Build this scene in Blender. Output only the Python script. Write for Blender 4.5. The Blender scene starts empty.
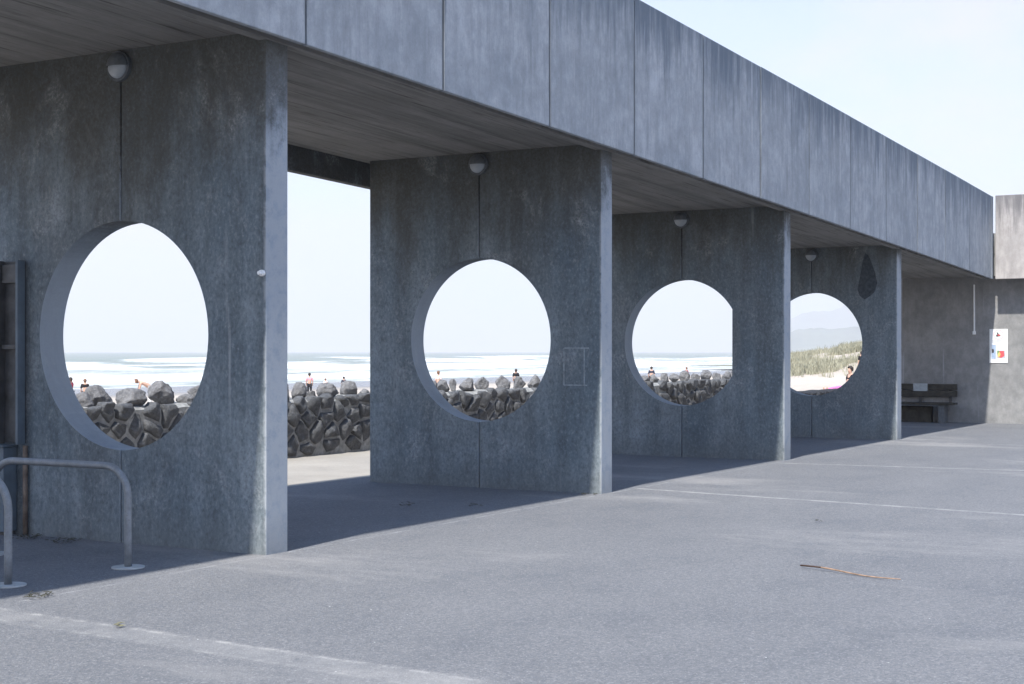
import bpy, bmesh, math, random
from math import sin, cos, pi, radians, sqrt
from mathutils import Vector, Matrix, noise

random.seed(7)
sc = bpy.context.scene
C = sc.collection

# ------------------------------------------------------------------ camera numbers
EYE, F, CX, HY = 1.6, 1500.0, 512.0, 351.5
TH = math.atan((1382 - CX) / F)
S_, C_ = sin(TH), cos(TH)


def bearing(px):
    """world direction (per metre of depth) of a column of the picture"""
    r = (px - CX) / F
    return r * S_ + C_, -r * C_ + S_


def at_y(px, Y):
    """ground position on the line Y = const seen at that bearing, and its depth"""
    ax, ay = bearing(px)
    d = Y / ay
    return ax * d, Y, d


def at_d(px, d):
    ax, ay = bearing(px)
    return ax * d, ay * d


# ------------------------------------------------------------------ node helpers
class NT:
    def __init__(self, name):
        self.m = bpy.data.materials.new(name)
        self.m.use_nodes = True
        self.t = self.m.node_tree
        self.b = self.t.nodes['Principled BSDF']
        self.g = self.t.nodes.new('ShaderNodeNewGeometry')

    def n(self, typ, **kw):
        nd = self.t.nodes.new('ShaderNode' + typ)
        for k, v in kw.items():
            setattr(nd, k, v)
        return nd

    def l(self, a, b):
        self.t.links.new(a, b)

    def put(self, sock, v):
        if hasattr(v, 'links'):
            self.l(v, sock)
        else:
            sock.default_value = v

    def pos(self, scale=(1, 1, 1), obj=False, loc=(0, 0, 0)):
        mp = self.n('Mapping')
        mp.inputs['Scale'].default_value = scale
        mp.inputs['Location'].default_value = loc
        if obj:
            tc = self.n('TexCoord')
            self.l(tc.outputs['Object'], mp.inputs['Vector'])
        else:
            self.l(self.g.outputs['Position'], mp.inputs['Vector'])
        return mp.outputs['Vector']

    def noise(self, scale, detail=4, rough=.55, vec=None, dist=0):
        nd = self.n('TexNoise')
        nd.inputs['Scale'].default_value = scale
        nd.inputs['Detail'].default_value = detail
        nd.inputs['Roughness'].default_value = rough
        nd.inputs['Distortion'].default_value = dist
        self.l(vec if vec is not None else self.g.outputs['Position'], nd.inputs['Vector'])
        return nd.outputs['Fac']

    def vor(self, scale, vec=None, feature='F1', out='Distance'):
        nd = self.n('TexVoronoi', feature=feature)
        nd.inputs['Scale'].default_value = scale
        self.l(vec if vec is not None else self.g.outputs['Position'], nd.inputs['Vector'])
        return nd.outputs[out]

    def rng(self, v, a, b, c=0., d=1., smooth=False):
        nd = self.n('MapRange')
        if smooth:
            nd.interpolation_type = 'SMOOTHSTEP'
        self.put(nd.inputs['Value'], v)
        self.put(nd.inputs['From Min'], a)
        self.put(nd.inputs['From Max'], b)
        self.put(nd.inputs['To Min'], c)
        self.put(nd.inputs['To Max'], d)
        return nd.outputs['Result']

    def math(self, op, a, b=0.):
        nd = self.n('Math', operation=op)
        self.put(nd.inputs[0], a)
        self.put(nd.inputs[1], b)
        return nd.outputs[0]

    def mix(self, f, a, b, blend='MIX'):
        nd = self.n('Mix', data_type='RGBA', blend_type=blend)
        self.put(nd.inputs[0], f)
        for s, v in ((nd.inputs[6], a), (nd.inputs[7], b)):
            if hasattr(v, 'links'):
                self.l(v, s)
            else:
                s.default_value = (*v, 1)
        return nd.outputs[2]

    def xyz(self):
        s = self.n('SeparateXYZ')
        self.l(self.g.outputs['Position'], s.inputs[0])
        return s.outputs

    def bump(self, h, strength=.3, dist=.01):
        b = self.n('Bump')
        b.inputs['Strength'].default_value = strength
        b.inputs['Distance'].default_value = dist
        self.l(h, b.inputs['Height'])
        self.l(b.outputs[0], self.b.inputs['Normal'])

    def done(self, col, rough=.85, spec=.3, metal=0.):
        self.put(self.b.inputs['Base Color'], col if hasattr(col, 'links') else (*col, 1))
        self.put(self.b.inputs['Roughness'], rough)
        self.b.inputs['Specular IOR Level'].default_value = spec
        self.b.inputs['Metallic'].default_value = metal
        return self.m


def plain(name, col, rough=.6, spec=.3, metal=0., var=.15, scale=20):
    t = NT(name)
    f = t.noise(scale, 5)
    c = t.mix(t.rng(f, .3, .7), tuple(x * (1 - var) for x in col), tuple(min(1, x * (1 + var)) for x in col))
    return t.done(c, rough, spec, metal)


# ------------------------------------------------------------------ materials
def concrete_pier():
    t = NT('pier_concrete')
    x, y, z = t.xyz()
    ri = t.n('ObjectInfo').outputs['Random']
    off = t.n('Vector' + 'Math', operation='ADD')
    cmb = t.n('CombineXYZ')
    t.put(cmb.inputs[0], t.math('MULTIPLY', ri, 40.))
    t.put(cmb.inputs[2], t.math('MULTIPLY', ri, 23.))
    t.l(t.g.outputs['Position'], off.inputs[0])
    t.l(cmb.outputs[0], off.inputs[1])

    def mp(s):
        m = t.n('Mapping')
        m.inputs['Scale'].default_value = s
        t.l(off.outputs[0], m.inputs['Vector'])
        return m.outputs[0]
    cloud = t.noise(1.1, 6, .6, mp((1, 1, .7)))
    streak = t.noise(3.0, 5, .6, mp((1.6, 1.6, .16)))
    fine = t.noise(38, 5, .7, mp((1, 1, 1)))
    grit = t.noise(160, 3, .7, mp((1, 1, 1)))
    c = t.mix(t.rng(cloud, .3, .7), (.110, .148, .180), (.245, .284, .308))
    hue = t.noise(.9, 5, .6, mp((.8, 1, .5)))
    c = t.mix(t.rng(hue, .50, .72, 0, .5), c, (.150, .148, .145))
    c = t.mix(t.rng(streak, .40, .68, 0, .6), c, (.080, .098, .112))
    mot = t.noise(7, 7, .74, mp((1, 1, .8)))
    c = t.mix(t.rng(mot, .47, .70, 0, .45), c, (.066, .080, .092))
    sp = t.noise(30, 5, .8, mp((1, 1, .7)))
    c = t.mix(t.rng(sp, .50, .66, 0, .6), c, (.055, .066, .076))
    c = t.mix(t.rng(sp, .46, .32, 0, .5), c, (.33, .37, .395))
    # algae and soot stain hanging down from the top, ragged lower edge
    edge = t.math('ADD', t.math('MULTIPLY', t.noise(1.3, 7, .68, mp((1, 1, .55))), 2.6), t.math('MULTIPLY', streak, .9))
    top = t.rng(t.math('SUBTRACT', t.math('ADD', z, edge), 1.75), 2.45, 3.9, 0, 1, True)
    speck = t.rng(fine, .36, .62)
    c = t.mix(t.math('MULTIPLY', top, t.rng(speck, 0, 1, .62, .97)), c, (.070, .066, .056))
    # sky light put into the colour: paler front faces, hole rims and upward faces
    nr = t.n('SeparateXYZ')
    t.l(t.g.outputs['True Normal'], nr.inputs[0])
    skylit = t.math('MULTIPLY', t.math('MAXIMUM', t.rng(nr.outputs[1], -.15, -.75), t.rng(nr.outputs[2], .2, .7, 0, .9)), t.rng(t.math('ADD', t.math('MULTIPLY', top, .8), t.math('MULTIPLY', fine, .5)), .95, .55))
    c = t.mix(t.math('MULTIPLY', skylit, t.rng(streak, .3, .7, .95, .72)), c, (.35, .395, .44))
    # arris rubbed pale down the front corner
    arr = t.math('MULTIPLY', t.rng(y, 7.612, 7.585), t.rng(t.noise(9, 6, .7), .36, .52))
    c = t.mix(t.math('MULTIPLY', arr, t.rng(top, .3, .8, .8, .1)), c, (.40, .42, .44))
    # pale mottled lime bloom
    bl = t.noise(2.1, 8, .72, mp((1, 1, .8)), .4)
    bl = t.math('MULTIPLY', t.rng(bl, .54, .72, 0, .75), t.rng(fine, .42, .62))
    c = t.mix(bl, c, (.43, .45, .46))
    run = t.noise(7, 3, .5, mp((1, 1, .05)))
    run = t.math('MULTIPLY', t.rng(run, .68, .76, 0, .6), t.rng(t.noise(1.1, 3, .5, mp((1, 1, 1))), .45, .6))
    c = t.mix(run, c, (.46, .48, .49))
    # dirt splashed at the foot
    foot = t.rng(t.math('ADD', z, t.math('MULTIPLY', cloud, .35)), .10, .55, .5, 0)
    c = t.mix(foot, c, (.14, .145, .14))
    c = t.mix(t.rng(grit, .3, .7, .0, .22), c, (.09, .095, .10))
    t.bump(t.math('ADD', t.math('MULTIPLY', fine, .6), t.math('MULTIPLY', grit, .5)), .35, .006)
    return t.done(c, .88, .25)


def concrete_fascia(name, dark, light, stain, sk=1.0, joints=False):
    t = NT(name)
    x, y, z = t.xyz()
    ri = t.n('ObjectInfo').outputs['Random']
    off = t.n('Vector' + 'Math', operation='ADD')
    cmb = t.n('CombineXYZ')
    t.put(cmb.inputs[0], t.math('MULTIPLY', ri, 31.))
    t.put(cmb.inputs[1], t.math('MULTIPLY', ri, 17.))
    t.l(t.g.outputs['Position'], off.inputs[0])
    t.l(cmb.outputs[0], off.inputs[1])

    def mp(s):
        m = t.n('Mapping')
        m.inputs['Scale'].default_value = s
        t.l(off.outputs[0], m.inputs['Vector'])
        return m.outputs[0]
    tc = t.n('TexCoord')
    sep = t.n('SeparateXYZ')
    t.l(tc.outputs['Generated'], sep.inputs[0])
    gz, gx = sep.outputs[2], sep.outputs[0]
    cloud = t.noise(1.6, 6, .6, mp((1, 1, 1)))
    st = t.noise(9, 6, .68, mp((1, 1, .10)), .25)
    st2 = t.noise(2.6, 4, .6, mp((1, 1, .10)))
    fine = t.noise(60, 4, .7, mp((1, 1, .8)))
    c = t.mix(t.rng(cloud, .32, .68), dark, light)
    c = t.mix(t.rng(ri, 0, 1, .0, .22), c, tuple(v * .72 for v in dark))
    mott = t.noise(5.5, 7, .72, mp((1, 1, .8)))
    c = t.mix(t.rng(mott, .46, .68, 0, .5), c, tuple(v * .66 for v in dark))
    c = t.mix(t.rng(mott, .48, .28, 0, .45), c, tuple(min(1, v * 1.18) for v in light))
    c = t.mix(t.math('MULTIPLY', t.rng(st, .45, .72, 0, .62 * sk), t.rng(cloud, .35, .6, .35, 1)), c, tuple(v * .62 for v in dark))
    # soot running down from the coping, ragged
    rag = t.math('ADD', gz, t.math('MULTIPLY', t.math('SUBTRACT', st, .5), 1.1))
    rag = t.math('ADD', rag, t.math('MULTIPLY', t.math('SUBTRACT', st2, .5), .9))
    c = t.mix(t.rng(rag, .55, 1.08, 0, .85 * max(sk, .35), True), c, stain)
    # lime runs
    lr = t.noise(8, 3, .55, mp((1, 1, .025)))
    lr = t.math('MULTIPLY', t.rng(lr, .64, .73, 0, .55), t.rng(t.noise(1.7, 2, .5, mp((1, 1, 1))), .42, .6))
    c = t.mix(lr, c, (.52, .53, .55))
    ed = t.math('MAXIMUM', t.rng(gx, .012, .0, 0, 1), t.rng(gx, .985, 1.0, 0, 1))
    c = t.mix(t.math('MULTIPLY', ed if joints else 0., t.rng(st, .35, .6, .15, .75)), c, tuple(v * .35 for v in dark))
    pits = t.rng(t.noise(26, 3, .6, mp((1, 1, 1))), .68, .78, 0, .6)
    c = t.mix(pits, c, tuple(v * .4 for v in dark))
    c = t.mix(t.rng(fine, .3, .7, 0, .22), c, tuple(v * .55 for v in dark))
    t.bump(t.math('ADD', t.math('MULTIPLY', fine, .6), t.math('MULTIPLY', st, .5)), .25, .005)
    return t.done(c, .86, .25)


def concrete_soffit():
    t = NT('soffit_concrete')
    b1 = t.noise(2.2, 6, .65, t.pos((.12, 2.4, 1)))
    b2 = t.noise(6, 5, .7, t.pos((.16, 3.0, 1), loc=(3, 1, 0)))
    cl = t.noise(.8, 5, .6)
    fine = t.noise(30, 5, .7, t.pos((.4, 1, 1)))
    w = t.n('TexWave', wave_type='BANDS', bands_direction='Y', wave_profile='SAW')
    w.inputs['Scale'].default_value = 1.05
    w.inputs['Distortion'].default_value = .15
    t.l(t.g.outputs['Position'], w.inputs['Vector'])
    line = t.rng(w.outputs['Fac'], .955, .985, 0, .6)
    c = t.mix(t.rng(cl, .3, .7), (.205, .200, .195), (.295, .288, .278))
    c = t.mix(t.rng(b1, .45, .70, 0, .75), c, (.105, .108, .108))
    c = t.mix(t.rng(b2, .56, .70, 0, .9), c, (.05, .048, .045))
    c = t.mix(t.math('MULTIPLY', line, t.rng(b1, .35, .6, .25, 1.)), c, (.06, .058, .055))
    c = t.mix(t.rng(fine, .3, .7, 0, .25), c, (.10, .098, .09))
    t.bump(t.math('ADD', b2, fine), .3, .008)
    return t.done(c, .9, .2)


def asphalt():
    t = NT('asphalt')
    x, y, z = t.xyz()
    big = t.noise(.22, 5, .6)
    mid = t.noise(1.3, 6, .65, t.pos((.7, 1, 1)))
    v = t.vor(85, None, 'F1', 'Color')
    vs = t.n('SeparateColor')
    t.l(v, vs.inputs[0])
    sz = t.vor(85)
    g2 = t.noise(190, 3, .7)
    g3 = t.noise(38, 5, .75)
    c = t.mix(t.rng(big, .3, .7), (.146, .148, .158), (.194, .194, .200))
    c = t.mix(t.rng(mid, .40, .75, 0, .6), c, (.235, .232, .238))
    c = t.mix(t.rng(mid, .46, .28, 0, .5), c, (.112, .120, .140))
    c = t.mix(t.rng(g3, .40, .66, .0, .75), c, (.085, .092, .105))
    c = t.mix(t.rng(g3, .44, .28, .0, .5), c, (.27, .275, .285))
    g4 = t.noise(11, 6, .75)
    c = t.mix(t.rng(g4, .52, .70, .0, .5), c, (.095, .102, .115))
    c = t.mix(t.rng(g4, .44, .30, .0, .4), c, (.25, .25, .255))
    c = t.mix(t.rng(g2, .38, .62, 0, .5), c, (.075, .08, .088))
    # pale stones in the seal
    st = t.math('MULTIPLY', t.rng(vs.outputs[0], .60, .95, 0, .8), t.rng(sz, .55, .25, 0, 1))
    c = t.mix(st, c, (.28, .28, .29))
    c = t.mix(t.math('MULTIPLY', t.rng(vs.outputs[1], .65, .95, 0, .6), t.rng(sz, .55, .25, 0, 1)), c, (.07, .075, .085))
    v3 = t.vor(38, None, 'F1', 'Color')
    s3 = t.n('SeparateColor')
    t.l(v3, s3.inputs[0])
    d3 = t.rng(t.vor(38), .62, .30, 0, 1)
    c = t.mix(t.math('MULTIPLY', d3, t.rng(s3.outputs[0], .62, .95, 0, .28)), c, (.28, .275, .275))
    c = t.mix(t.math('MULTIPLY', d3, t.rng(s3.outputs[1], .62, .95, 0, .4)), c, (.075, .082, .098))
    rare = t.math('MULTIPLY', t.rng(t.vor(9, None, 'F1', 'Distance'), .06, .035, 0, .8), t.rng(t.noise(2.3, 2), .54, .64))
    c = t.mix(rare, c, (.72, .72, .70))
    # worn painted lines and sealed joints: distance from a line on the ground, with ragged broken paint
    wob1 = t.math('MULTIPLY', t.math('SUBTRACT', t.noise(1.7, 5, .65), .5), .10)
    wob2 = t.math('MULTIPLY', t.math('SUBTRACT', t.noise(14, 4, .7), .5), .07)
    wob = t.math('ADD', wob1, wob2)
    brk = t.noise(3.2, 6, .72, t.pos((1, 1, 1), loc=(2, 5, 0)))
    for (ax_, ay_), (bx_, by_), wd, soft, amt, colr, lo, hi in (
            ((6.34, 7.42), (5.75, -1.5), .30, .09, .34, (.30, .295, .29), .34, .60),
            ((6.47, 7.42), (5.88, -1.5), .03, .04, .6, (.43, .42, .40), .46, .60),
            ((6.22, 7.42), (5.63, -1.5), .022, .035, .5, (.41, .40, .38), .48, .62),
            ((15.90, 7.55), (14.3, -3), .09, .06, .62, (.38, .37, .36), .30, .56),
            ((20.55, 7.55), (21.6, -3), .085, .06, .6, (.38, .37, .36), .34, .58),
            ((26.4, 7.5), (26.9, -2), .07, .04, .6, (.40, .39, .37), .38, .56),
            ((5.0, 7.545), (33.6, 7.545), .025, .03, .5, (.34, .34, .35), .42, .60)):
        L_ = sqrt((bx_ - ax_) ** 2 + (by_ - ay_) ** 2)
        nx_, ny_ = -(by_ - ay_) / L_, (bx_ - ax_) / L_
        dd = t.math('ADD', t.math('MULTIPLY', x, nx_), t.math('MULTIPLY', y, ny_))
        dd = t.math('ABSOLUTE', t.math('ADD', t.math('SUBTRACT', dd, ax_ * nx_ + ay_ * ny_), t.math('MULTIPLY', wob, .6 if wd > .03 else .3)))
        k_ = t.math('MULTIPLY', t.rng(dd, wd / 2 + soft / 2, wd / 2 - soft / 2, 0, amt), t.rng(brk, lo, hi))
        if ay_ < 7.5 or by_ < 7:
            k_ = t.math('MULTIPLY', k_, t.rng(y, 7.56, 7.50))
        c = t.mix(t.math('MULTIPLY', k_, t.rng(g3, .30, .52, .35, 1.)), c, colr)
    # worn dusty patches
    w = t.noise(.55, 6, .7, t.pos((1, .35, 1), loc=(4, 9, 0)))
    c = t.mix(t.math('MULTIPLY', t.rng(w, .55, .72, 0, .55), t.rng(g3, .3, .6)), c, (.36, .345, .33))
    t.bump(t.math('ADD', t.math('ADD', t.math('MULTIPLY', sz, -.7), g3), t.math('MULTIPLY', g2, .5)), .55, .008)
    return t.done(c, .85, .3)


def sand(name='sand', wet=False):
    t = NT(name)
    x, y, z = t.xyz()
    n1 = t.noise(.12, 6, .65)
    n2 = t.noise(2.2, 6, .7)
    n3 = t.noise(.6, 5, .6, t.pos((1, 2.5, 1)))
    c = t.mix(t.rng(n1, .3, .7), (.36, .31, .26), (.44, .39, .335))
    c = t.mix(t.rng(n2, .5, .75, 0, .4), c, (.26, .215, .17))
    c = t.mix(t.rng(n3, .58, .7, 0, .4), c, (.48, .43, .37))
    # wet sand near the water
    wetm = t.rng(t.math('ADD', z, t.math('MULTIPLY', n1, .5)), -1.25, -1.75, 0, 1)
    c = t.mix(wetm, c, (.16, .155, .15))
    r = t.rng(wetm, 0, 1, .95, .25)
    t.bump(n2, .5, .15)
    return t.done(c, r, .4)


def seamat():
    t = NT('sea_water')
    x, y, z = t.xyz()
    at = t.n('Attribute', attribute_name='foam')
    nf = t.noise(1.0, 7, .7, t.pos((.05, .16, .3)))
    nf2 = t.noise(1.0, 6, .7, t.pos((.3, .7, .5)))
    m = t.math('ADD', at.outputs['Fac'], t.math('MULTIPLY', t.math('SUBTRACT', nf, .5), 1.0))
    m = t.math('ADD', m, t.math('MULTIPLY', t.math('SUBTRACT', nf2, .5), .45))
    m = t.rng(m, .30, .66, 0, 1, True)
    w = t.noise(1.0, 4, .6, t.pos((.006, .03, 1)))
    c = t.mix(t.rng(w, .3, .7), (.165, .20, .185), (.215, .24, .225))
    fo = t.mix(t.rng(nf2, .35, .6), (.44, .465, .475), (.72, .715, .71))
    c = t.mix(m, c, fo)
    t.bump(t.noise(1.0, 6, .65, t.pos((.35, 1.0, 1))), .6, .6)
    return t.done(c, t.rng(m, 0, 1, .65, .95), .12)


def rockmat(name, lo, hi):
    t = NT(name)
    p = t.pos((1, 1, 1))
    n1 = t.noise(5, 6, .7)
    n2 = t.noise(20, 7, .78)
    v = t.vor(14)
    c = t.mix(t.rng(n1, .3, .7), lo, hi)
    c = t.mix(t.rng(n2, .5, .72, 0, .7), c, tuple(min(1, k * 1.6) for k in hi))
    c = t.mix(t.rng(n2, .45, .25, 0, .7), c, tuple(k * .45 for k in lo))
    t.bump(t.math('ADD', n2, t.math('MULTIPLY', n1, 1.2)), .8, .035)
    return t.done(c, .85, .35)


def galv():
    t = NT('galvanised_steel')
    n1 = t.noise(14, 6, .7)
    n2 = t.noise(80, 4, .7)
    c = t.mix(t.rng(n1, .35, .65), (.17, .185, .20), (.26, .275, .29))
    c = t.mix(t.rng(n2, .58, .72, 0, .7), c, (.14, .12, .11))
    return t.done(c, t.rng(n1, .3, .7, .5, .7), .5, .35)


def grassmat():
    t = NT('marram_grass')
    ns = t.noise(.5, 4, .6)
    n2 = t.noise(3, 3, .6)
    c = t.mix(t.rng(ns, .3, .7), (.225, .225, .165), (.36, .34, .25))
    c = t.mix(t.rng(n2, .5, .7, 0, .7), c, (.40, .36, .25))
    return t.done(c, .8, .2)


M = dict(
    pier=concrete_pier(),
    fascia=concrete_fascia('fascia_concrete', (.275, .303, .335), (.405, .428, .46), (.10, .13, .17), 1.0, True),
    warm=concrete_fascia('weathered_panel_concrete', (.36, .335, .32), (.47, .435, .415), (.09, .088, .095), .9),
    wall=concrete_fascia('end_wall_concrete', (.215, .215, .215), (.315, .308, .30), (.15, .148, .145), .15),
    soffit=concrete_soffit(), asphalt=asphalt(), sand=sand(), sea=seamat(),
    stone=rockmat('wall_stone', (.065, .068, .074), (.12, .122, .128)),
    lowstone=rockmat('dark_wall_stone', (.014, .015, .018), (.03, .031, .035)),
    boulder=rockmat('boulder_stone', (.115, .115, .12), (.21, .205, .207)),
    mortar=plain('mortar', (.25, .25, .245), .95, .2, var=.3, scale=14),
    galv=galv(), grass=grassmat(),
    plate=plain('footing_concrete', (.36, .37, .37), .9, .2),
    white=plain('white_enamel', (.74, .74, .73), .5, .4, var=.03),
    lens=plain('opal_lens', (.30, .33, .36), .35, .5, var=.06),
    hood=plain('grey_lamp_hood', (.10, .11, .12), .6, .3, var=.25),
    plaque=plain('grey_plate', (.34, .37, .39), .6, .3),
    dark=plain('dark_timber', (.045, .042, .036), .8, .25, var=.5, scale=9),
    darkmetal=plain('dark_metal', (.06, .062, .066), .6, .4, var=.4, scale=8),
    bluebox=plain('blue_grey_paint', (.095, .125, .155), .6, .35, var=.2, scale=6),
    rust=plain('rusty_pipe', (.14, .11, .09), .8, .3, var=.5, scale=10),
    ink_red=plain('red_ink', (.62, .10, .11), .6, .3, var=.05),
    ink_pale=plain('pale_red_ink', (.74, .46, .47), .6, .3, var=.05),
    ink_black=plain('black_ink', (.05, .045, .05), .6, .3),
    ink_blue=plain('blue_ink', (.33, .41, .55), .6, .3, var=.2, scale=30),
    ink_green=plain('green_ink', (.17, .30, .14), .6, .3, var=.3, scale=40),
    ink_yellow=plain('yellow_ink', (.72, .50, .16), .6, .3, var=.2, scale=40),
    ink_grey=plain('grey_ink', (.45, .46, .50), .6, .3, var=.1),
    stickdark=plain('dark_stem', (.06, .038, .03), .8, .2),
    straw=plain('pale_stem', (.27, .18, .125), .8, .2, var=.3),
    leaf=plain('dry_leaf', (.06, .058, .045), .8, .2, var=.5),
    leafy=plain('yellow_leaf', (.19, .18, .11), .8, .2, var=.3),
    patch=plain('dark_patch_mortar', (.055, .066, .078), .95, .2, var=.35, scale=18),
    chalk=plain('faded_chalk', (.225, .258, .282), .95, .1, var=.3, scale=25),
    skin=plain('skin', (.50, .31, .23), .6, .3, var=.06),
    hair=plain('dark_hair', (.03, .022, .018), .6, .3),
    hairbrown=plain('brown_hair', (.16, .085, .05), .6, .3),
    pink=plain('pink_cloth', (.62, .30, .34), .9, .1),
    palepink=plain('pale_pink_cloth', (.70, .52, .48), .9, .1),
    red=plain('dark_red_cloth', (.36, .06, .08), .9, .1),
    black=plain('black_cloth', (.018, .018, .022), .9, .1),
    navy=plain('navy_cloth', (.035, .04, .06), .9, .1),
    magenta=plain('magenta_cloth', (.48, .16, .34), .9, .1),
    whitecloth=plain('white_cloth', (.70, .69, .68), .9, .1),
    hill=plain('hill_scrub', (.10, .12, .09), 1., .0, var=.35, scale=.01),
    land=plain('coastal_scrub', (.17, .17, .12), 1., .0, var=.4, scale=.05),
)


# ------------------------------------------------------------------ object helpers
def link(name, bm, mat, parent=None, smooth=False):
    me = bpy.data.meshes.new(name)
    bmesh.ops.recalc_face_normals(bm, faces=bm.faces)
    bm.to_mesh(me)
    bm.free()
    if smooth:
        for p in me.polygons:
            p.use_smooth = True
    me.materials.append(mat)
    o = bpy.data.objects.new(name, me)
    C.objects.link(o)
    if parent:
        o.parent = parent
    return o


def tag(o, label=None, cat=None, group=None, kind=None):
    if label:
        o['label'] = label
    if cat:
        o['category'] = cat
    if group:
        o['group'] = group
    if kind:
        o['kind'] = kind
    return o


def empty(name, loc, label, cat, group=None, rz=0):
    o = bpy.data.objects.new(name, None)
    C.objects.link(o)
    o.location = loc
    o.rotation_euler.z = rz
    o.empty_display_size = .1
    return tag(o, label, cat, group)


def box(bm, a, b, bev=0.):
    v = [bm.verts.new((x, y, z)) for x in (a[0], b[0]) for y in (a[1], b[1]) for z in (a[2], b[2])]
    fs = [(0, 1, 3, 2), (4, 6, 7, 5), (0, 4, 5, 1), (2, 3, 7, 6), (0, 2, 6, 4), (1, 5, 7, 3)]
    f = [bm.faces.new([v[i] for i in q]) for q in fs]
    if bev:
        es = list({e for q in f for e in q.edges})
        bmesh.ops.bevel(bm, geom=es, offset=bev, segments=2, affect='EDGES', profile=.5)
    return bm


def prism(bm, pts, axis, a, b, bev=0.):
    """pts: 2-D outline; axis: 'x' -> (y,z) outline extruded a..b along x; 'z' -> (x,y) outline"""
    def P(u, v, w):
        return (w, u, v) if axis == 'x' else ((u, w, v) if axis == 'y' else (u, v, w))
    lo = [bm.verts.new(P(u, v, a)) for u, v in pts]
    hi = [bm.verts.new(P(u, v, b)) for u, v in pts]
    fl = [bm.faces.new(lo), bm.faces.new(hi[::-1])]
    n = len(pts)
    for i in range(n):
        fl.append(bm.faces.new((lo[i], hi[i], hi[(i + 1) % n], lo[(i + 1) % n])))
    if bev:
        es = list({e for f in fl[:2] for e in f.edges})
        bmesh.ops.bevel(bm, geom=es, offset=bev, segments=2, affect='EDGES', profile=.6)
    return bm


def tube(bm, path, r, seg=12, caps=True, ref=None):
    path = [Vector(p) for p in path]
    rings = []
    for i, p in enumerate(path):
        t = (path[min(i + 1, len(path) - 1)] - path[max(i - 1, 0)]).normalized()
        up = ref or (Vector((0, 0, 1)) if abs(t.z) < .95 else Vector((1, 0, 0)))
        u = t.cross(up).normalized()
        v = t.cross(u)
        rr = r[i] if isinstance(r, (list, tuple)) else r
        rings.append([bm.verts.new(p + (u * cos(2 * pi * k / seg) + v * sin(2 * pi * k / seg)) * rr) for k in range(seg)])
    for a, b in zip(rings, rings[1:]):
        for k in range(seg):
            bm.faces.new((a[k], a[(k + 1) % seg], b[(k + 1) % seg], b[k]))
    if caps:
        bm.faces.new(rings[0])
        bm.faces.new(rings[-1][::-1])
    return bm


def disc(bm, c, r, h, seg=32):
    pts = [(c[0] + r * cos(2 * pi * k / seg), c[1] + r * sin(2 * pi * k / seg)) for k in range(seg)]
    return prism(bm, pts, 'z', c[2], c[2] + h, .004)


def rows(bm, grid):
    """grid of points -> quad sheet"""
    vs = [[bm.verts.new(p) for p in r] for r in grid]
    for a, b in zip(vs, vs[1:]):
        for i in range(len(a) - 1):
            bm.faces.new((a[i], a[i + 1], b[i + 1], b[i]))
    return vs


# ------------------------------------------------------------------ roof line
def zb(X):
    u = X - 8
    return 4.085 - .03002 * u - .000172 * u * abs(u)


Y0, YB = 7.4, 11.0            # fascia front face, back of the roof slab
YF, YE, YC = 7.58, 10.76, 9.17  # pier front, back, seam
HOLE_Z, HOLE_R, THICK = 1.735, .96, .27
XEND = 33.86
PIERS = [9.22, 15.07, 21.03, 26.95]
SEAM = [9.135, 9.19, 9.215, 9.185]

# ------------------------------------------------------------------ ground
bm = bmesh.new()
G = 9000
# one sheet: plaza level, then everything on the land side as far as the horizon
rows(bm, [[(x, y, 0) for x in (-G, -40, 0, 34, 60, G)] for y in (-G, -60, 0, 9)])
tag(link('plaza_ground', bm, M['asphalt']), kind='structure')
bm = bmesh.new()
rows(bm, [[(x, y, .0) for x in (-60, 0, 34.3, 60)] for y in (9, 11.2)])
rows(bm, [[(x, y, z) for x in (-60, 0, 34.3, 60)] for y, z in ((11.2, .0), (11.201, -.03))])
tag(link('covered_walkway', bm, M['asphalt']), kind='structure')

tp = NT('path_surface')
n1 = tp.noise(.8, 5, .6)
n2 = tp.noise(40, 5, .7)
cc = tp.mix(tp.rng(n1, .3, .7), (.27, .25, .225), (.36, .335, .30))
cc = tp.mix(tp.rng(n2, .4, .7, 0, .5), cc, (.20, .19, .18))
tp.bump(n2, .4, .008)
bm = bmesh.new()
rows(bm, [[(x, y, z) for x in (-60, 0, 34, 75)] for y, z in ((11.2, -.03), (12.6, -.02), (14.6, .0))])
tag(link('seaside_path', bm, tp.done(cc, .9, .2)), kind='structure')


# ------------------------------------------------------------------ piers with round holes
def pier_half(X, side, YC):
    g = .009
    top = zb(X) + .09
    n = 48
    ys = YC + side * g
    yo = YE if side > 0 else YF
    a0 = math.asin(g / HOLE_R)
    arc = []
    for i in range(n + 1):
        a = pi / 2 - a0 - (pi - 2 * a0) * i / n      # top -> bottom on the +y side
        arc.append((YC + side * HOLE_R * cos(a), HOLE_Z + HOLE_R * sin(a)))
    pts = [(ys, -.05), (yo, -.05), (yo, top), (ys, top)] + arc
    bm = bmesh.new()
    prism(bm, pts, 'x', X, X + THICK, .009)
    return bm


pier_lab = ['tall concrete pier with a round hole, beside the bent pipe hoops',
            'tall concrete pier with a round hole, second along from the bent pipe hoops',
            'tall concrete pier with a round hole, between the chalk-marked pier and the dark-patched pier',
            'tall concrete pier with a round hole and a dark leaf-shaped patch near the bench']
PIER_OBJ = []
for X, YC, lab in zip(PIERS, SEAM, pier_lab):
    e = empty('concrete_pier', (X, YC, 0), lab, 'concrete pier', 'concrete piers with round holes under the canopy')
    for sd in (1, -1):
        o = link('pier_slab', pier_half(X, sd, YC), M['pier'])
        o.parent = e
        o.matrix_parent_inverse = Matrix.Translation((-X, -YC, 0))
    PIER_OBJ.append(e)


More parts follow.
